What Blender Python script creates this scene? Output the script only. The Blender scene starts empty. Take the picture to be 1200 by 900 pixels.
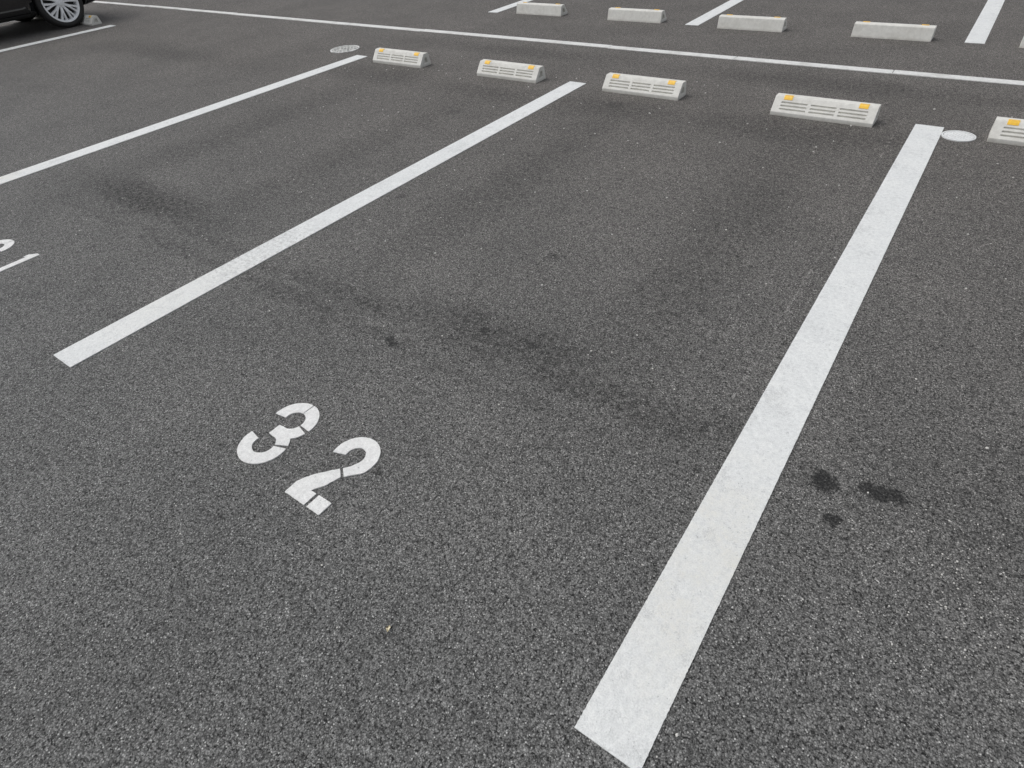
import bpy, bmesh, math, random
from mathutils import Vector, Matrix, noise as mnoise
random.seed(7)
scene=bpy.context.scene
scene.view_settings.view_transform='Standard'
scene.view_settings.look='None'
scene.view_settings.exposure=0
COL=scene.collection

# ------------------------------------------------------------------ helpers
def link(o): COL.objects.link(o); return o
def bm_obj(name,bm,mat=None,parent=None,smooth=False):
    me=bpy.data.meshes.new(name); bmesh.ops.recalc_face_normals(bm,faces=bm.faces[:]); bm.to_mesh(me); bm.free()
    o=link(bpy.data.objects.new(name,me))
    if mat: me.materials.append(mat)
    if smooth:
        for p in me.polygons: p.use_smooth=True
    if parent: o.parent=parent
    return o
def tag(o,label,cat,group=None):
    o["label"]=label; o["category"]=cat
    if group: o["group"]=group

class N:
    """tiny node helper"""
    def __init__(s,name):
        s.mat=bpy.data.materials.new(name); s.mat.use_nodes=True
        s.t=s.mat.node_tree; s.b=s.t.nodes["Principled BSDF"]
    def n(s,t,**k):
        x=s.t.nodes.new(t)
        for a,v in k.items(): setattr(x,a,v)
        return x
    def l(s,a,b): s.t.links.new(a,b)
    def put(s,v,sock):
        if isinstance(v,(int,float)): sock.default_value=v
        elif isinstance(v,(tuple,list)):
            sock.default_value=v if len(sock.default_value)==len(v) else tuple(v)+(1,)
        else: s.l(v,sock)
    def math(s,op,a,b=0.0,c=0.0,clamp=False):
        m=s.n("ShaderNodeMath",operation=op,use_clamp=clamp)
        s.put(a,m.inputs[0]); s.put(b,m.inputs[1]); s.put(c,m.inputs[2]); return m.outputs[0]
    def vmath(s,op,a,b=(0,0,0)):
        m=s.n("ShaderNodeVectorMath",operation=op); s.put(a,m.inputs[0]); s.put(b,m.inputs[1])
        return m.outputs["Value"] if op in('LENGTH','DISTANCE','DOT_PRODUCT') else m.outputs[0]
    def noise(s,vec,scale,detail=3,rough=.5,col=False):
        m=s.n("ShaderNodeTexNoise"); s.l(vec,m.inputs["Vector"]); m.inputs["Scale"].default_value=scale
        m.inputs["Detail"].default_value=detail; m.inputs["Roughness"].default_value=rough
        return m.outputs["Color" if col else "Fac"]
    def voro(s,vec,scale,feature='F1'):
        m=s.n("ShaderNodeTexVoronoi",feature=feature); s.l(vec,m.inputs["Vector"]); m.inputs["Scale"].default_value=scale; return m
    def rng(s,v,a,b,c=0.,d=1.,smooth=False):
        m=s.n("ShaderNodeMapRange",interpolation_type='SMOOTHSTEP' if smooth else 'LINEAR')
        s.put(v,m.inputs[0]); s.put(a,m.inputs[1]); s.put(b,m.inputs[2]); s.put(c,m.inputs[3]); s.put(d,m.inputs[4]); return m.outputs[0]
    def mix(s,f,a,b,mode='MIX'):
        m=s.n("ShaderNodeMix",data_type='RGBA',blend_type=mode); s.put(f,m.inputs[0]); s.put(a,m.inputs[6]); s.put(b,m.inputs[7]); return m.outputs[2]
    def bump(s,h,strength,dist,normal=None):
        m=s.n("ShaderNodeBump"); s.put(h,m.inputs["Height"]); m.inputs["Strength"].default_value=strength; m.inputs["Distance"].default_value=dist
        if normal: s.l(normal,m.inputs["Normal"])
        return m.outputs[0]
    def set(s,**k):
        for a,v in k.items(): s.put(v,s.b.inputs[a.replace("_"," ")])
        return s.mat
def worldpos(m):
    return m.n("ShaderNodeNewGeometry").outputs["Position"]

# ------------------------------------------------------------------ asphalt graph
def asphalt_nodes(m):
    P=worldpos(m)
    v1=m.voro(P,225)
    v2=m.voro(P,420)
    c1=m.n("ShaderNodeSeparateColor"); m.l(v1.outputs["Color"],c1.inputs[0])
    c2=m.n("ShaderNodeSeparateColor"); m.l(v2.outputs["Color"],c2.inputs[0])
    n_m=m.noise(P,36,4,.85)
    n_l=m.noise(P,1.3,5,.68)
    a=m.math('ADD',.186,m.math('MULTIPLY',m.math('SUBTRACT',c1.outputs[0],.5),.19))
    a=m.math('ADD',a,m.math('MULTIPLY',m.math('SUBTRACT',c2.outputs[1],.5),.16))
    a=m.math('MULTIPLY',a,m.rng(n_m,.36,.62,.74,1.14))
    a=m.math('MULTIPLY',a,m.rng(n_l,.3,.7,.84,1.16))
    pz=m.noise(P,125,1,.6)
    pore=m.math('MAXIMUM',m.rng(pz,.40,.35,0,1,True),m.rng(n_m,.39,.34,0,.75,True))
    a=m.math('MULTIPLY',a,m.math('SUBTRACT',1,m.math('MULTIPLY',pore,.82)))
    edge=m.rng(v1.outputs["Distance"],.35,.62,0,1)
    a=m.math('MULTIPLY',a,m.math('SUBTRACT',1,m.math('MULTIPLY',edge,.5)))
    # pale stone flecks
    fl=m.math('MULTIPLY',m.rng(c1.outputs[2],.965,.985,0,1),m.rng(v1.outputs["Distance"],.42,.3,0,1))
    fl2=m.math('MULTIPLY',m.rng(c2.outputs[2],.95,.975,0,1),m.rng(v2.outputs["Distance"],.42,.3,0,1))
    a=m.math('ADD',a,m.math('ADD',m.math('MULTIPLY',fl,.34),m.math('MULTIPLY',fl2,.25)))
    sep=m.n("ShaderNodeSeparateXYZ"); m.l(P,sep.inputs[0]); X,Y=sep.outputs[0],sep.outputs[1]
    nw=m.noise(P,38,4,.85,True)
    wc=m.vmath('MULTIPLY',m.vmath('SUBTRACT',nw,(.5,.5,.5)),(.075,.075,0))
    Q=m.vmath('ADD',P,wc); stain=None
    spots=[(.19,.96,.036,.95),(.178,.98,.026,.95),(.300,1.0,.030,.9),(.330,1.005,.030,.95),(.365,1.015,.030,.9),(.24,.84,.024,.9),(-1.42,.80,.019,.9),(-1.385,.78,.022,1),(-.84,-.12,.010,.75),
      (-.96,.28,.012,.75),(-.49,.33,.011,.5),(-1.49,.57,.012,.6),(-2.32,1.82,.03,.5),(-1.19,1.67,.018,.7),(-1.15,1.69,.015,.6),
      (.55,1.34,.03,.3),(-3.0,3.1,.06,.3),(-1.95,3.72,.08,.3),(-1.62,.93,.025,.5),(-1.12,1.04,.022,.65),(-.9,1.06,.025,.5),(-1.22,1.06,.014,.7),(-1.02,.99,.012,.6)]
    for x,y,r,s in spots:
        d=m.vmath('DISTANCE',Q,(x,y,0))
        k=m.rng(d,r*.70,r*1.2,s,0,True)
        stain=k if stain is None else m.math('MAXIMUM',stain,k)
    stain=m.math('MULTIPLY',stain,m.rng(pz,.4,.62,1.05,.82),clamp=True)
    blobs=[(-3.75,1.06,.75,.16,.50),(-4.05,1.12,.30,.11,.42),(-1.72,.95,.36,.07,.28),(-1.15,1.03,.36,.13,.34),(-.88,1.03,.30,.13,.30),(-.5,.97,.55,.08,.33),(-.15,1.03,.35,.06,.24),
           (-2.4,.80,2.4,.04,.24),(-2.6,.93,2.6,.03,.24),(.6,1.1,.4,.3,.14),
           (-.65,3.70,.8,.25,.30),(-1.95,3.65,.6,.22,.30),(-4.4,3.65,.6,.25,.28),(-3.1,3.6,.6,.2,.25),
           (-1.87,2.4,.2,1.6,.2),(-.6,2.4,.22,1.6,.2),(-4.3,2.2,.2,1.7,.2),(-3.15,2.2,.2,1.7,.18),(-7.5,3.4,1.8,.25,.25),(-.7,4.75,1.2,.2,.3),(-3.6,4.8,1.6,.18,.25)]
    w2=m.vmath('MULTIPLY',m.vmath('SUBTRACT',m.noise(P,4.5,5,.82,True),(.5,.5,.5)),(.52,.38,0))
    Q2=m.vmath('ADD',P,w2); big=None
    for x,y,rx,ry,s in blobs:
        mp=m.vmath('MULTIPLY',m.vmath('SUBTRACT',Q2,(x,y,0)),(1/rx,1/ry,0))
        k=m.rng(m.vmath('LENGTH',mp),.15,1.5,s,0,True)
        big=k if big is None else m.math('MAXIMUM',big,k)
    big=m.math('MULTIPLY',big,m.rng(n_m,.42,.58,1.7,.5),clamp=True)
    a=m.math('MULTIPLY',a,m.math('SUBTRACT',1,m.math('MULTIPLY',big,.85)))
    a=m.math('MULTIPLY',a,m.math('SUBTRACT',1,m.math('MULTIPLY',stain,.88)))
    # faint chalk setting-out line left beside the bay line
    ln=m.rng(m.math('ABSOLUTE',m.math('ADD',X,.155)),.002,.006,1,0)
    ln=m.math('MULTIPLY',ln,m.math('MULTIPLY',m.rng(Y,1.0,1.1,0,1),m.rng(Y,3.7,4.0,1,0)))
    ln=m.math('MULTIPLY',ln,m.rng(n_m,.5,.6,0,1))
    a=m.math('ADD',a,m.math('MULTIPLY',ln,.14))
    comb=m.n("ShaderNodeCombineColor"); 
    warm=m.rng(m.math('ADD',Y,m.math('MULTIPLY',n_l,1.5)),.6,4.5,0,1)
    a=m.math('MULTIPLY',a,m.rng(warm,0,1,1,.93))
    m.l(m.math('MULTIPLY',a,m.rng(warm,0,1,.995,1.055)),comb.inputs[0])
    m.l(m.math('MULTIPLY',a,m.rng(warm,0,1,.995,.985)),comb.inputs[1])
    m.l(m.math('MULTIPLY',a,m.rng(warm,0,1,.965,.91)),comb.inputs[2])
    h=m.math('SUBTRACT',1,v1.outputs["Distance"])
    h=m.math('ADD',m.math('MULTIPLY',h,.6),m.math('MULTIPLY',pz,.8))
    return comb.outputs[0],h,stain
m=N("asphalt"); col,h,stain=asphalt_nodes(m)
ASPH=m.set(Base_Color=col,Roughness=m.math('SUBTRACT',.86,m.math('MULTIPLY',stain,.2)),Specular_IOR_Level=.35,Normal=m.bump(h,.85,.0035))

# ------------------------------------------------------------------ white road paint
def paint(name,wear,grime=True,base=(.81,.825,.815),tread=False,dirt_s=.45):
    m=N(name); P=worldpos(m)
    nf=m.noise(P,250,2,.75); nm=m.noise(P,75,3,.8); nl=m.noise(P,5,5,.75); nl2=m.noise(P,2.3,3,.6)
    tone=m.math('MULTIPLY',m.rng(nf,.28,.72,.84,1.08),m.rng(nm,.3,.7,.84,1.08))
    tone=m.math('MULTIPLY',tone,m.rng(nl,.35,.68,.92,1.02))
    c=m.vmath('SCALE',base); m.l(tone,c.node.inputs[3])
    sep=m.n("ShaderNodeSeparateXYZ"); m.l(P,sep.inputs[0])
    if grime:
        zone=m.rng(m.math('ABSOLUTE',m.math('SUBTRACT',sep.outputs[1],.50)),.05,.6,1,.2,True)
        dirt=m.math('MULTIPLY',m.math('MULTIPLY',m.rng(nl,.38,.66,.1,dirt_s,True),zone),m.rng(nm,.3,.7,.3,1.3))
        c=m.mix(dirt,c,(.58,.545,.45))
        scuff=m.math('MULTIPLY',m.rng(m.noise(P,7,5,.85),.47,.36,0,.45,True),m.rng(nf,.38,.58,1.3,.2))
        c=m.mix(scuff,c,(.42,.425,.42))
    if tread:
        wv=m.n("ShaderNodeTexWave",wave_type='BANDS',bands_direction='Y'); m.l(P,wv.inputs[0]); wv.inputs["Scale"].default_value=9; wv.inputs["Distortion"].default_value=4.5; wv.inputs["Detail"].default_value=3; wv.inputs["Detail Scale"].default_value=4
        tm=m.rng(m.math('ABSOLUTE',m.math('SUBTRACT',sep.outputs[1],1.0)),.15,.45,1,0,True)
        tm=m.math('MULTIPLY',m.math('MULTIPLY',tm,m.rng(wv.outputs["Fac"],.3,.7,.14,.34)),m.rng(nm,.38,.6,1.4,.1))
        c=m.mix(tm,c,(.34,.335,.32))
    hole=m.math('LESS_THAN',m.noise(P,150,2,.75),m.math('ADD',.25+wear*.035,m.math('MULTIPLY',m.rng(nl2,.45,.65,0,1),.045)))
    c=m.mix(m.math('MULTIPLY',hole,.65),c,(.22,.22,.215))
    return m.set(Base_Color=c,Roughness=.7,Specular_IOR_Level=.4,Normal=m.bump(m.math('ADD',nm,m.math('MULTIPLY',nf,.6)),.65,.0035))
PAINT=paint("white_road_paint",.7)
PAINT_WORN=paint("worn_white_road_paint",1.25,tread=True,dirt_s=.22)
PAINT_NUM=paint("stencil_white_paint",.4,False,(.82,.82,.80))
PAINT_LID=paint("daubed_cover_paint",.9,False,(.80,.81,.80))

# ------------------------------------------------------------------ ground
bm=bmesh.new()
xs=[-400,-60,-20,20,60,400]
vs=[[bm.verts.new((x,y,0)) for x in xs] for y in xs]
for j in range(5):
    for i in range(5): bm.faces.new((vs[j][i],vs[j][i+1],vs[j+1][i+1],vs[j+1][i]))
g=bm_obj("ground",bm,ASPH); g["kind"]="structure"

# ------------------------------------------------------------------ painted markings
def jit(x,y,a):
    return (mnoise.noise(Vector((x*35,y*35,1.3)))*a*.35+mnoise.noise(Vector((x*210,y*210,4.1)))*a,
            mnoise.noise(Vector((x*35,y*35,9.3)))*a*.35+mnoise.noise(Vector((x*210,y*210,7.1)))*a)
def slab(loops,z0,z1,bm,jitter):
    """each loop: dense closed outline (x,y); top ngon triangulated plus skirt"""
    for lp in loops:
        pts=[]
        n=len(lp)
        for i in range(n):
            (x0,y0),(x1,y1)=lp[i],lp[(i+1)%n]
            d=math.hypot(x1-x0,y1-y0); k=max(1,int(d/jitter[1]))
            for s in range(k):
                x=x0+(x1-x0)*s/k; y=y0+(y1-y0)*s/k; j=jit(x,y,jitter[0]); pts.append((x+j[0],y+j[1]))
        top=[bm.verts.new((x,y,z1)) for x,y in pts]; bot=[bm.verts.new((x,y,z0)) for x,y in pts]
        f=bm.faces.new(top); f.normal_update()
        if f.normal.z<0: f.normal_flip()
        n=len(pts)
        for i in range(n): bm.faces.new((top[i],top[(i+1)%n],bot[(i+1)%n],bot[i]))
def strip(name,x0,x1,y0,y1,mat,jitter=.0014,seg=.005):
    """rectangular strip made of a row of quads so long edges can be slightly ragged"""
    bm=bmesh.new()
    L=y1-y0; n=int(L/seg); rows=[]
    for i in range(n+1):
        t=i/n; row=[]
        for s in range(5):
            u=s/4; x=x0+(x1-x0)*u; y=y0+L*t
            edge=(s in(0,4)) or (i in(0,n))
            j=jit(x,y,jitter) if edge else (0,0)
            row.append(bm.verts.new((x+j[0],y+(j[1] if i in (0,n) else 0),.004)))
        rows.append(row)
    for i in range(n):
        for s in range(4):
            bm.faces.new((rows[i][s],rows[i][s+1],rows[i+1][s+1],rows[i+1][s]))
    ext=bmesh.ops.extrude_edge_only(bm,edges=[e for e in bm.edges if len(e.link_faces)==1])
    for v in [v for v in ext['geom'] if isinstance(v,bmesh.types.BMVert)]: v.co.z=.0002
    me=bpy.data.meshes.new(name); bm.to_mesh(me); bm.free(); me.materials.append(mat)
    return link(bpy.data.objects.new(name,me))
HW=.0765
for x,y0,y1,mat in [(0,0,4.103,PAINT),(-2.5,-.009,4.103,PAINT_WORN),(-5.037,0,4.103,PAINT),(-10.13,0,4.09,PAINT),(2.5,0,4.1,PAINT),(-12.65,0,4.09,PAINT)]:
    o=strip("painted_bay_line",x-HW,x+HW,y0,y1,mat)
    tag(o,"worn white painted bay line with tyre tread prints" if mat is PAINT_WORN else "straight white painted parking bay line on dark asphalt","road marking","white bay lines")
for x in (-4.975,-2.43,.012,2.5):
    o=strip("painted_bay_line",x-.07,x+.07,6.24,10.3,PAINT,seg=.03)
    tag(o,"white painted bay line of the opposite parking row","road marking","white bay lines")

def arc(cx,cy,rx,ry,a0,a1,n=20):
    return [(cx+rx*math.cos(math.radians(a0+(a1-a0)*i/n)),cy+ry*math.sin(math.radians(a0+(a1-a0)*i/n))) for i in range(n+1)]
def ring(cx,cy,a0,a1,n=20,ro=(.0870,.087),ri=(.0395,.040)):
    return arc(cx,cy,ro[0],ro[1],a0,a1,n)+arc(cx,cy,ri[0],ri[1],a1,a0,n)
def three():
    U,L_=(.083,.2137),(.083,.086)
    mid=arc(*U,.0870,.087,-14,-47,8)+arc(*L_,.0870,.087,47,26,6)+arc(*L_,.0395,.040,26,100,8)+[(.056,.1275),(.056,.1720)]+arc(*U,.0395,.040,-100,-14,8)
    return [ring(*U,188,90.5,14),ring(*U,86.5,-5,14),mid,ring(*L_,17,-190,26)]
def two():
    U=(.080,.218)
    hook=arc(*U,.0810,.084,198,-28,26)+[(.131,.158),(.112,.139),(.084,.161),(.100,.181)]+arc(*U,.0335,.037,-22,198,18)
    return [hook,
            [(.077,.155),(.058,.135),(.020,.090),(.003,.060),(-.002,.047),(-.001,-.002),(.090,-.002),(.090,.047),(.066,.047),(.074,.062),(.088,.082),(.105,.133)],
            [(.102,-.002),(.158,-.002),(.158,.048),(.102,.048)]]
def one():
    return [[(.047,.0),(.090,.0),(.090,.302),(.066,.302),(.030,.270),(.030,.244),(.047,.252)]]
def digit(name,loops,x,y):
    bm=bmesh.new()
    slab([[(px+x,py+y) for px,py in lp] for lp in loops],.0002,.004,bm,(.0013,.005))
    bmesh.ops.triangulate(bm,faces=[f for f in bm.faces if len(f.verts)>4])
    return bm_obj(name,bm,PAINT_NUM)
def numbermark(kids,label,loc):
    e=link(bpy.data.objects.new("painted_bay_number",None)); e.location=loc; e.empty_display_size=.1
    tag(e,label,"road marking","stencilled bay numbers")
    for k in kids:
        k.parent=e; k.matrix_parent_inverse=Matrix.Translation(-Vector(loc))
numbermark([digit("digit_three",three(),-1.461,.071),digit("digit_two",two(),-1.150,.067)],"white stencilled bay number 32 on dark asphalt",(-1.25,.07,0))
numbermark([digit("digit_three",three(),-4.015,.060),digit("digit_one",one(),-3.688,.062)],"white stencilled bay number 31 on dark asphalt",(-3.8,.07,0))

# concrete border strip between the two rows
m=N("pale_border_concrete"); P=worldpos(m)
c=m.mix(m.rng(m.noise(P,60,3,.7),.35,.7,0,1),(.60,.60,.58),(.76,.76,.74)); c=m.mix(m.rng(m.noise(P,4,4,.7),.48,.7,0,.6),c,(.42,.41,.38))
BORD=m.set(Base_Color=c,Roughness=.85,Normal=m.bump(m.noise(P,120,3,.6),.5,.002))
x=-16.0
while x<4:
    bm=bmesh.new(); Lx=1.2-.004
    bmesh.ops.create_cube(bm,size=1)
    for v in bm.verts: v.co=Vector((v.co.x*Lx,v.co.y*.09,v.co.z*.06))
    bmesh.ops.bevel(bm,geom=[e for e in bm.edges],offset=.003,segments=1,affect='EDGES')
    o=bm_obj("border_block",bm,BORD); o.location=(x+.6,5.20+random.uniform(-.003,.003)+.008*math.sin(x),-.023+random.uniform(-.001,.001)); o.rotation_euler=(0,0,random.uniform(-.003,.003))
    tag(o,"pale concrete border block set flush in the asphalt","border block","flush concrete border blocks"); x+=1.2

# ------------------------------------------------------------------ concrete materials
def concrete(name,lo,hi,stain=(.48,.46,.41)):
    m=N(name); P=worldpos(m)
    c=m.mix(m.rng(m.noise(P,35,4,.7),.3,.7,0,1),lo,hi)
    sp=m.rng(m.noise(P,260,2,.6),.62,.7,0,.35); c=m.mix(sp,c,(.34,.32,.29))
    z=m.n("ShaderNodeSeparateXYZ"); m.l(P,z.inputs[0])
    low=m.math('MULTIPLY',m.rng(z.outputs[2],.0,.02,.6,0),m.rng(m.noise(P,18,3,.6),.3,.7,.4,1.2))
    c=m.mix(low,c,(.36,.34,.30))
    c=m.mix(m.rng(m.noise(P,8,5,.7),.48,.70,0,.4),c,stain)
    return m.set(Base_Color=c,Roughness=.88,Specular_IOR_Level=.3,Normal=m.bump(m.noise(P,160,4,.6),.6,.002))
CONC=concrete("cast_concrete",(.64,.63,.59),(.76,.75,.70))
m=N("amber_reflector"); P=worldpos(m)
v=m.voro(P,220)
AMB=m.set(Base_Color=m.mix(m.rng(m.noise(P,90,2,.5),.4,.65,0,.5),(.95,.56,.04),(.70,.42,.06)),Roughness=.3,Normal=m.bump(v.outputs["Distance"],.5,.002))

# ------------------------------------------------------------------ slotted wheel stop
def stop_mesh():
    bm=bmesh.new()
    Hh=.104
    prof=[(0,0),(0,.022),(.058,.096),(.066,Hh),(.120,Hh),(.130,.096),(.150,0)]
    A=Vector((0,0,.022)); B=Vector((0,.058,.096))
    H=.312
    us=[-H,-.262,-.098,-.076,.076,.098,.262,H]
    vsn=[0,.19,.28,.42,.51,.65,.74,1.0]
    cut_c={1,3,5}; cut_r={1,3,5}
    grid={}
    for i,u in enumerate(us):
        for j,t in enumerate(vsn):
            p=A.lerp(B,t); grid[i,j]=bm.verts.new((u,p.y,p.z))
    inward=Vector((0,.778,-.627))*.011
    for i in range(len(us)-1):
        for j in range(len(vsn)-1):
            q=[grid[i,j],grid[i+1,j],grid[i+1,j+1],grid[i,j+1]]
            if i in cut_c and j in cut_r:
                inn=[bm.verts.new(v.co+inward) for v in q]
                bm.faces.new(inn)
                for k in range(4): bm.faces.new((q[k],q[(k+1)%4],inn[(k+1)%4],inn[k]))
            else: bm.faces.new(q)
    n=len(us)
    def row(y,z): return [bm.verts.new((u,y,z)) for u in us]
    r0=row(*prof[0]); r=[grid[i,0] for i in range(n)]
    def join(a,b):
        for i in range(n-1): bm.faces.new((a[i],a[i+1],b[i+1],b[i]))
    join(r0,r)
    prev=[grid[i,len(vsn)-1] for i in range(n)]; rows=[]
    for y,z in prof[3:]:
        nr=row(y,z); join(prev,nr); rows.append(nr); prev=nr
    for side in (0,n-1):
        base=[r0[side]]+[grid[side,j] for j in range(len(vsn))]+[rw[side] for rw in rows]
        cen=Vector((us[side],.082,.047))
        inn=[bm.verts.new(Vector((us[side],cen.y+(v.co.y-cen.y)*.40,cen.z+(v.co.z-cen.z)*.42))) for v in base]
        deep=[bm.verts.new(v.co+Vector((.025 if side==0 else -.025,0,0))) for v in inn]
        k=len(base)
        for a in range(k):
            b=(a+1)%k
            bm.faces.new((base[a],base[b],inn[b],inn[a])); bm.faces.new((inn[a],inn[b],deep[b],deep[a]))
        bm.faces.new(deep)
    return bm
def add_bev(o,w,seg=2):
    md=o.modifiers.new("edge_bevel",'BEVEL'); md.width=w; md.segments=seg; md.limit_method='ANGLE'; md.angle_limit=math.radians(35)
proto=link(bpy.data.objects.new("wheel_stop",None)); proto.empty_display_size=.1
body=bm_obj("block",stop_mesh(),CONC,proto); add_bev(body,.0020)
refl=[]
for sx in (-.228,.228):
    bm=bmesh.new()
    pr=[(.0490,.0880),(.0570,.0995),(.066,.1078),(.082,.1082),(.082,.103),(.066,.100),(.054,.089)]
    hw=.027
    a=[bm.verts.new((sx-hw,y,z)) for y,z in pr]; b=[bm.verts.new((sx+hw,y,z)) for y,z in pr]
    bm.faces.new(a); bm.faces.new(b[::-1])
    for i in range(len(pr)): bm.faces.new((a[i],a[(i+1)%len(pr)],b[(i+1)%len(pr)],b[i]))
    refl.append(bm_obj("reflector",bm,AMB,proto))
def copy_thing(root,kids,loc,rot=0):
    e=root.copy(); COL.objects.link(e); e.location=loc; e.rotation_euler=(0,0,rot)
    for k in kids:
        c=k.copy(); COL.objects.link(c); c.parent=e
    return e
near=[(-4.42,3.962,.01),(-3.13,3.962,-.005),(-1.90,3.98,.0),(-.605,3.945,.0),(.620,3.965,.012),(1.87,3.97,0),(-10.82,3.97,.01),(-12.2,3.97,0)]
proto.location=(near[0][0],near[0][1],0); proto.rotation_euler=(0,0,near[0][2])
GL="pale concrete slotted wheel stop with two amber reflectors on asphalt"
tag(proto,GL,"wheel stop","slotted concrete wheel stops")
for x,y,r in near[1:]:
    e=copy_thing(proto,[body]+refl,(x,y,0),r)
    e["label"]="slotted concrete wheel stop with reflectors against the black car's tyre" if x<-10 else GL
for x,y,r in [(-4.325,6.275,.0),(-3.085,6.25,.0),(-1.835,6.20,.01),(-.61,6.21,.0),(.63,6.205,.0),(1.9,6.2,0)]:
    e=copy_thing(proto,[body]+refl,(x,y+.140,0),math.pi+r)
    e["label"]="concrete wheel stop of the opposite row showing its plain back"

# ------------------------------------------------------------------ manhole covers
def disc(bm,r,z0,z1,n=48,r_in=0):
    t=[bm.verts.new((r*math.cos(2*math.pi*i/n),r*math.sin(2*math.pi*i/n),z1)) for i in range(n)]
    b=[bm.verts.new((r*math.cos(2*math.pi*i/n),r*math.sin(2*math.pi*i/n),z0)) for i in range(n)]
    if r_in:
        ti=[bm.verts.new((r_in*math.cos(2*math.pi*i/n),r_in*math.sin(2*math.pi*i/n),z1)) for i in range(n)]
        bi=[bm.verts.new((v.co.x,v.co.y,z0)) for v in ti]
        for i in range(n):
            k=(i+1)%n
            bm.faces.new((t[i],t[k],ti[k],ti[i])); bm.faces.new((ti[i],ti[k],bi[k],bi[i]))
    else: bm.faces.new(t)
    for i in range(n): k=(i+1)%n; bm.faces.new((t[i],t[k],b[k],b[i]))
def manhole(loc,r,light,label):
    m=N("cover_metal"); P=worldpos(m)
    mask=m.math('MAXIMUM',m.rng(m.noise(P,30,3,.7),.46,.60,0,.85),m.rng(m.noise(P,70,3,.7),.5,.62,0,.6))
    M=m.set(Base_Color=m.mix(mask,(.62,.62,.59),(.16,.16,.15)),Roughness=.6,Normal=m.bump(m.noise(P,90,2,.6),.4,.002))
    m=N("cover_rim"); RM=m.set(Base_Color=m.mix(m.rng(m.noise(worldpos(m),40,3,.6),.45,.6,0,1),(.72,.72,.70),(.44,.44,.42)),Roughness=.7)
    if light: M=PAINT_LID; RM=PAINT_LID
    e=link(bpy.data.objects.new("manhole_cover",None)); e.location=loc
    bm=bmesh.new(); disc(bm,r,0,.006,r_in=r*.90); bm_obj("frame_ring",bm,RM,e)
    bm=bmesh.new(); disc(bm,r*(.87 if light else .86),0,.0045)
    s=r*.14
    k=int(r*.8/s)
    hh=.0025 if light else .004
    for i in range(-k,k+1):
        for j in range(-k,k+1):
            x,y=i*s*1.15,j*s*1.15
            if math.hypot(x,y)<r*.74 and (i+j)%2==0:
                q=bmesh.ops.create_cube(bm,size=1)['verts']
                for v in q: v.co=Vector((x+v.co.x*s*.8,y+v.co.y*s*.8,.0048+v.co.z*hh))
    bm_obj("lid",bm,M,e)
    tag(e,label,"manhole cover")
manhole((.165,3.985,0),.088,True,"small round manhole cover daubed with white paint beside a bay line")
manhole((-5.45,4.245,0),.155,False,"round grey metal manhole cover set in asphalt")

# ------------------------------------------------------------------ loose grit + leaf
m=N("pale_grit"); GR=m.set(Base_Color=m.mix(m.noise(worldpos(m),90,2,.5),(.45,.44,.41),(.75,.73,.69)),Roughness=.8)
bm=bmesh.new()
def pebble(x,y,r):
    v=bmesh.ops.create_icosphere(bm,subdivisions=1,radius=r)['verts']
    sx,sy,sz=random.uniform(.7,1.3),random.uniform(.7,1.3),random.uniform(.5,.8)
    for q in v: q.co=Vector((q.co.x*sx*random.uniform(.8,1.2)+x,q.co.y*sy*random.uniform(.8,1.2)+y,q.co.z*sz+r*.4))
for x,y,r in [(.11,.11,.0045),(-.38,.05,.003),(.55,1.34,.006),(.48,.83,.004)]: pebble(x,y,r)
for i in range(130): pebble(random.gauss(.5,.12),random.gauss(.8,.14),random.uniform(.001,.0027))
for i in range(420):
    x=random.uniform(-5,1.2);y=random.uniform(-.8,4.5); pebble(x,y,random.uniform(.0012,.003)*(1+.3*max(0,y)))
o=bm_obj("gravel",bm,GR); o["kind"]="stuff"; o["label"]="tiny pale grit scattered over the asphalt"; o["category"]="gravel"
m=N("dry_leaf"); LF=m.set(Base_Color=m.mix(m.rng(m.noise(worldpos(m),200,2,.5),.4,.6,0,1),(.10,.07,.03),(.75,.68,.48)),Roughness=.7)
bm=bmesh.new()
top=[]
for i in range(9):
    t=i/8; w=.0055*math.sin(math.pi*min(1,t*1.02))+.0003
    y=-.009+.018*t
    top.append([bm.verts.new((-w,y,.006+.003*math.sin(t*4))),bm.verts.new((0,y,.004+.003*math.sin(t*4))),bm.verts.new((w,y,.007+.003*math.sin(t*4)))])
for i in range(8):
    for s in range(2): bm.faces.new((top[i][s],top[i][s+1],top[i+1][s+1],top[i+1][s]))
o=bm_obj("dried_leaf",bm,LF); o.location=(-.572,-.068,0); o.rotation_euler=(0,0,.5)
tag(o,"tiny curled dry brown leaf lying on the asphalt","leaf")

# ------------------------------------------------------------------ black car
m=N("black_car_paint"); BLK=m.set(Base_Color=m.mix(m.rng(m.noise(worldpos(m),3,3,.6),.3,.7,0,1),(.006,.006,.007),(.012,.012,.013)),Roughness=.12,Coat_Weight=1.0,Coat_Roughness=.04)
m=N("dark_glass"); GLS=m.set(Base_Color=m.mix(m.noise(worldpos(m),2,2,.5),(.01,.012,.013),(.02,.022,.022)),Roughness=.05,Specular_IOR_Level=.7)
m=N("black_plastic"); PLA=m.set(Base_Color=m.mix(m.noise(worldpos(m),80,2,.5),(.015,.015,.015),(.03,.03,.03)),Roughness=.6)
m=N("tyre_rubber"); RUB=m.set(Base_Color=m.mix(m.noise(worldpos(m),60,3,.6),(.012,.012,.012),(.035,.033,.031)),Roughness=.75)
m=N("alloy_silver"); ALY=m.set(Base_Color=m.mix(m.noise(worldpos(m),20,3,.6),(.80,.81,.82),(.90,.91,.92)),Roughness=.4,Metallic=.15)
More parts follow.
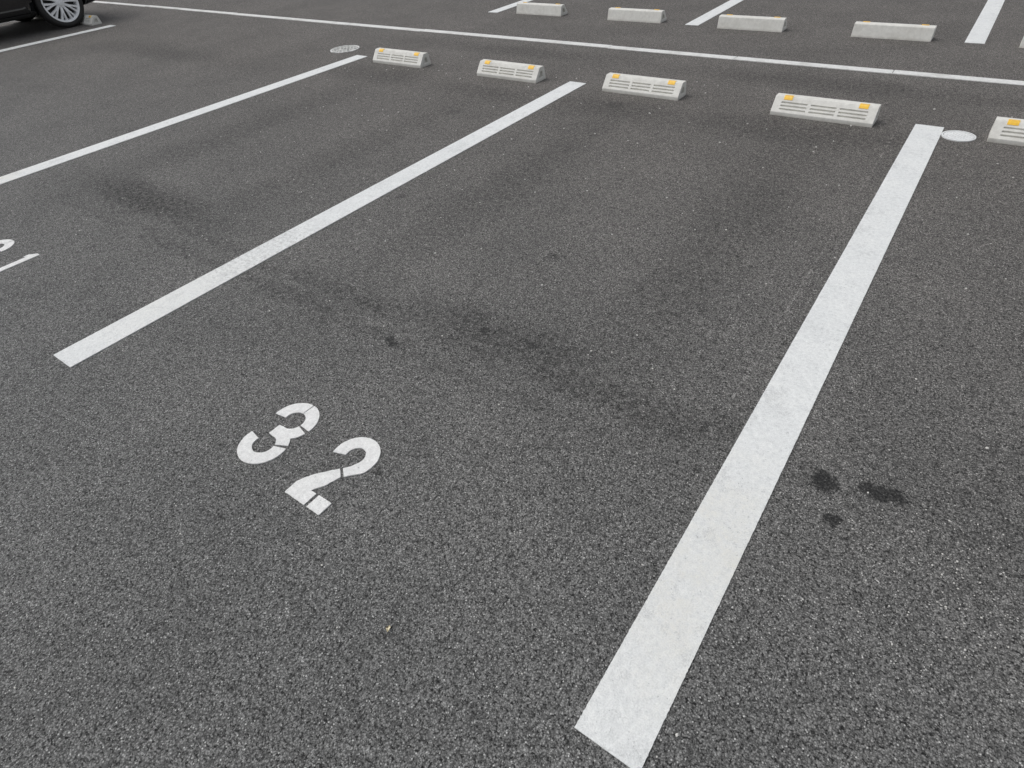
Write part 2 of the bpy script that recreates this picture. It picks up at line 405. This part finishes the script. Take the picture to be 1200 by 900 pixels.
m=N("red_lamp"); RED=m.set(Base_Color=m.mix(m.noise(worldpos(m),50,2,.5),(.25,.01,.01),(.4,.02,.02)),Roughness=.15)
m=N("clear_lamp"); CLR=m.set(Base_Color=m.mix(m.noise(worldpos(m),50,2,.5),(.45,.46,.47),(.7,.7,.72)),Roughness=.1,Metallic=.3)
car=link(bpy.data.objects.new("parked_car",None)); car.location=(-11.58,3.80,0)
tag(car,"glossy black hatchback parked against a wheel stop, silver multi-spoke wheels","car")
FA=-2.55; WR=.305
st=[ # y, zbot, half width, shoulder z, belt z, roof z, roof half width
 (.70,.34,.66,.62,.88,.90,.55),(.66,.24,.76,.66,.98,1.20,.56),(.50,.20,.82,.68,1.0,1.40,.58),(.15,.18,.85,.68,.98,1.48,.60),(-.5,.18,.85,.66,.95,1.52,.61),
 (-1.2,.18,.85,.64,.92,1.50,.60),(-1.75,.18,.85,.63,.90,1.36,.57),(-2.25,.18,.85,.62,.88,1.02,.60),(-2.75,.19,.83,.60,.80,.90,.58),(-3.10,.22,.78,.56,.70,.80,.52),(-3.32,.28,.66,.50,.58,.66,.42)]
bm=bmesh.new(); rings=[]
for y,zb,w,zs,zl,zr,rw in st:
    half=[(0,zb),(w*.88,zb),(w*.97,zb+.06),(w*.995,zb+.2 if zb+.2<zs else zs-.05),(w,zs),(w*.955,zl),(rw+.04,zr-.07 if zr-.07>zl else zl+.01),(rw*.86,zr-.012),(0,zr)]
    rg=[(x,z) for x,z in half]+[(-x,z) for x,z in half[-2:0:-1]]
    rings.append([bm.verts.new((x,y,z)) for x,z in rg])
n=len(rings[0])
for a,b in zip(rings,rings[1:]):
    for i in range(n): bm.faces.new((a[i],a[(i+1)%n],b[(i+1)%n],b[i]))
bm.faces.new(rings[0]); bm.faces.new(rings[-1][::-1])
cb=bm_obj("car_body",bm,BLK,None,True)
sub=cb.modifiers.new("s",'SUBSURF'); sub.levels=sub.render_levels=2
cuts=[]
for ya in (0,FA):
    for sx in (-1,1):
        c=bmesh.new(); bmesh.ops.create_cone(c,cap_ends=True,segments=48,radius1=.345,radius2=.345,depth=.34,matrix=Matrix.Translation((sx*.80,ya,.315))@Matrix.Rotation(math.pi/2,4,'Y'))
        co=bm_obj("cut",c,PLA); cuts.append(co)
        bo=cb.modifiers.new("b",'BOOLEAN'); bo.operation='DIFFERENCE'; bo.object=co; bo.solver='EXACT'
dg=bpy.context.evaluated_depsgraph_get()
me=bpy.data.meshes.new_from_object(cb.evaluated_get(dg)); cb.modifiers.clear(); cb.data=me
for c in cuts: bpy.data.objects.remove(c)
cb.name="car_body"; cb.parent=car
from mathutils.bvhtree import BVHTree
bv=BVHTree.FromPolygons([v.co for v in me.vertices],[tuple(p.vertices) for p in me.polygons])
def panel_any(name,corners,s,axis,mat,off=.006,nu=12,nv=6):
    bm=bmesh.new(); g={}
    for i in range(nu+1):
        for j in range(nv+1):
            u,v=i/nu,j/nv
            p=(corners[0][0]*(1-u)+corners[1][0]*u)*(1-v)+(corners[3][0]*(1-u)+corners[2][0]*u)*v
            z=(corners[0][1]*(1-u)+corners[1][1]*u)*(1-v)+(corners[3][1]*(1-u)+corners[2][1]*u)*v
            if axis=='x': hit=bv.ray_cast(Vector((s*3,p,z)),Vector((-s,0,0)))
            else: hit=bv.ray_cast(Vector((p,s*6,z)),Vector((0,-s,0)))
            if hit[0] is None: continue
            g[i,j]=bm.verts.new(hit[0]+hit[1]*off)
    for i in range(nu):
        for j in range(nv):
            ks=[(i,j),(i+1,j),(i+1,j+1),(i,j+1)]
            if all(k in g for k in ks): bm.faces.new([g[k] for k in ks])
    return bm_obj(name,bm,mat,car,True)
def panel(name,c,sx,mat,off=.006): return panel_any(name,c,sx,'x',mat,off)
def panel_end(name,c,sy,mat,off=.006): return panel_any(name,c,sy,'y',mat,off)
for sx in (1,-1):
    panel("window",[(-1.75,.97),(-.72,1.0),(-.72,1.36),(-1.38,1.34)],sx,GLS)
    panel("window",[(-.66,1.0),(.12,1.02),(.02,1.35),(-.66,1.37)],sx,GLS)
    panel("door_handle",[(-.98,.82),(-.80,.82),(-.80,.85),(-.98,.85)],sx,BLK,.022)
    panel("door_handle",[(-.08,.84),(.09,.84),(.09,.87),(-.08,.87)],sx,BLK,.022)
    panel("sill_trim",[(-2.15,.205),(-.42,.205),(-.42,.25),(-2.15,.25)],sx,PLA,.008)
    panel_end("tail_light",[(sx*.42,.74),(sx*.66,.72),(sx*.66,.86),(sx*.42,.86)],1,RED)
    panel_end("headlight",[(sx*.40,.56),(sx*.70,.56),(sx*.66,.66),(sx*.40,.62)],-1,CLR)
panel_end("rear_window",[(-.45,1.02),(.45,1.02),(.40,1.3),(-.40,1.3)],1,GLS)
panel_end("windscreen",[(-.50,1.0),(.50,1.0),(.45,1.36),(-.45,1.36)],-1,GLS)
panel_end("number_plate",[(-.17,.48),(.17,.48),(.17,.62),(-.17,.62)],1,CLR,.012)
panel_end("grille",[(-.35,.40),(.35,.40),(.38,.52),(-.38,.52)],-1,PLA,.008)
def lathe_into(bm,prof,seg):
    rs=[[bm.verts.new((x,r*math.cos(2*math.pi*i/seg),r*math.sin(2*math.pi*i/seg))) for x,r in prof] for i in range(seg)]
    for i in range(seg):
        k=(i+1)%seg
        for j in range(len(prof)-1): bm.faces.new((rs[i][j],rs[i][j+1],rs[k][j+1],rs[k][j]))
def lathe(name,prof,mat,seg=56,parent=None):
    bm=bmesh.new(); lathe_into(bm,prof,seg)
    return bm_obj(name,bm,mat,parent,True)
def wheel_parts(parent):
    ty=lathe("tyre",[(-.17,.20),(-.185,.25),(-.175,.288),(-.15,.303),(-.10,.305),(-.095,.299),(-.09,.305),(-.05,.305),(-.045,.299),(-.04,.305),(-.02,.302),(.004,.288),(.012,.265),(.004,.244),(-.006,.236)],RUB,72,parent)
    bm=bmesh.new()
    lathe_into(bm,[(-.16,.215),(-.05,.215),(-.012,.222),(.000,.238),(.007,.236),(.005,.222),(-.010,.212),(-.05,.206),(-.16,.203)],72)
    for s in range(10):
        a=2*math.pi*s/10+.1
        for off in (-.10,.10):
            pts=[]
            for t,w,x in [(.045,.013,-.010),(.12,.0125,-.002),(.214,.017,-.006)]:
                aa=a+off*(t/.205)*1.35
                d=Vector((0,math.cos(aa),math.sin(aa))); nn=Vector((0,-math.sin(aa),math.cos(aa)))
                pts.append([d*t-nn*w+Vector((x-.024,0,0)),d*t-nn*w*.75+Vector((x,0,0)),d*t+nn*w*.75+Vector((x,0,0)),d*t+nn*w+Vector((x-.024,0,0))])
            rr=[[bm.verts.new(p) for p in q] for q in pts]
            for q0,q1 in zip(rr,rr[1:]):
                for j in range(4): bm.faces.new((q0[j],q0[(j+1)%4],q1[(j+1)%4],q1[j]))
    lathe_into(bm,[(-.03,.058),(-.006,.055),(-.002,.036),(.004,.032),(.006,.001)],32)
    rim=bm_obj("rim",bm,ALY,parent)
    dk=lathe("brake_disc",[(-.09,.205),(-.085,.12),(-.08,.06),(-.08,.002)],PLA,48,parent)
    return [ty,rim,dk]
w0=link(bpy.data.objects.new("wheel",None)); w0.parent=car; w0.location=(.835,0,WR); ws=wheel_parts(w0)
for sx,ya in ((1,FA),(-1,0),(-1,FA)):
    e=w0.copy(); COL.objects.link(e); e.parent=car; e.location=(sx*.835,ya,WR); e.rotation_euler=(.4 if sx>0 else 0,0,0 if sx>0 else math.pi)
    for k in ws:
        c=k.copy(); COL.objects.link(c); c.parent=e

# ------------------------------------------------------------------ sky and sun (thin overcast)
EL,AZ=math.radians(62),math.radians(-115)
w=bpy.data.worlds.new("World"); scene.world=w; w.use_nodes=True; t=w.node_tree
bg=t.nodes["Background"]; sky=t.nodes.new("ShaderNodeTexSky"); sky.sky_type='NISHITA'; sky.sun_disc=False
sky.sun_elevation=EL; sky.sun_rotation=AZ; sky.dust_density=3.0; sky.air_density=1.0
hs=t.nodes.new("ShaderNodeHueSaturation"); hs.inputs["Saturation"].default_value=.25
t.links.new(sky.outputs[0],hs.inputs["Color"]); t.links.new(hs.outputs[0],bg.inputs[0]); bg.inputs[1].default_value=.15
sl=bpy.data.lights.new("sun",'SUN'); sl.energy=.8; sl.angle=math.radians(35); sl.color=(1,.98,.95)
so=link(bpy.data.objects.new("sun",sl))
d=Vector((math.sin(AZ)*math.cos(EL),math.cos(AZ)*math.cos(EL),math.sin(EL)))
so.rotation_euler=(-d).to_track_quat('-Z','Y').to_euler(); so.location=(0,0,8)

# ------------------------------------------------------------------ camera
cam=bpy.data.cameras.new("camera"); co=link(bpy.data.objects.new("camera",cam)); scene.camera=co
cam.sensor_fit='HORIZONTAL'; cam.sensor_width=36; cam.lens=686.9703/1200*36; cam.clip_start=.05; cam.clip_end=2000
R=Matrix.Rotation(.6795,4,'Z')@Matrix.Rotation(.839,4,'X')@Matrix.Rotation(-.0912,4,'Z')
co.matrix_world=Matrix.Translation((.1486,-.3847,1.4098))@R
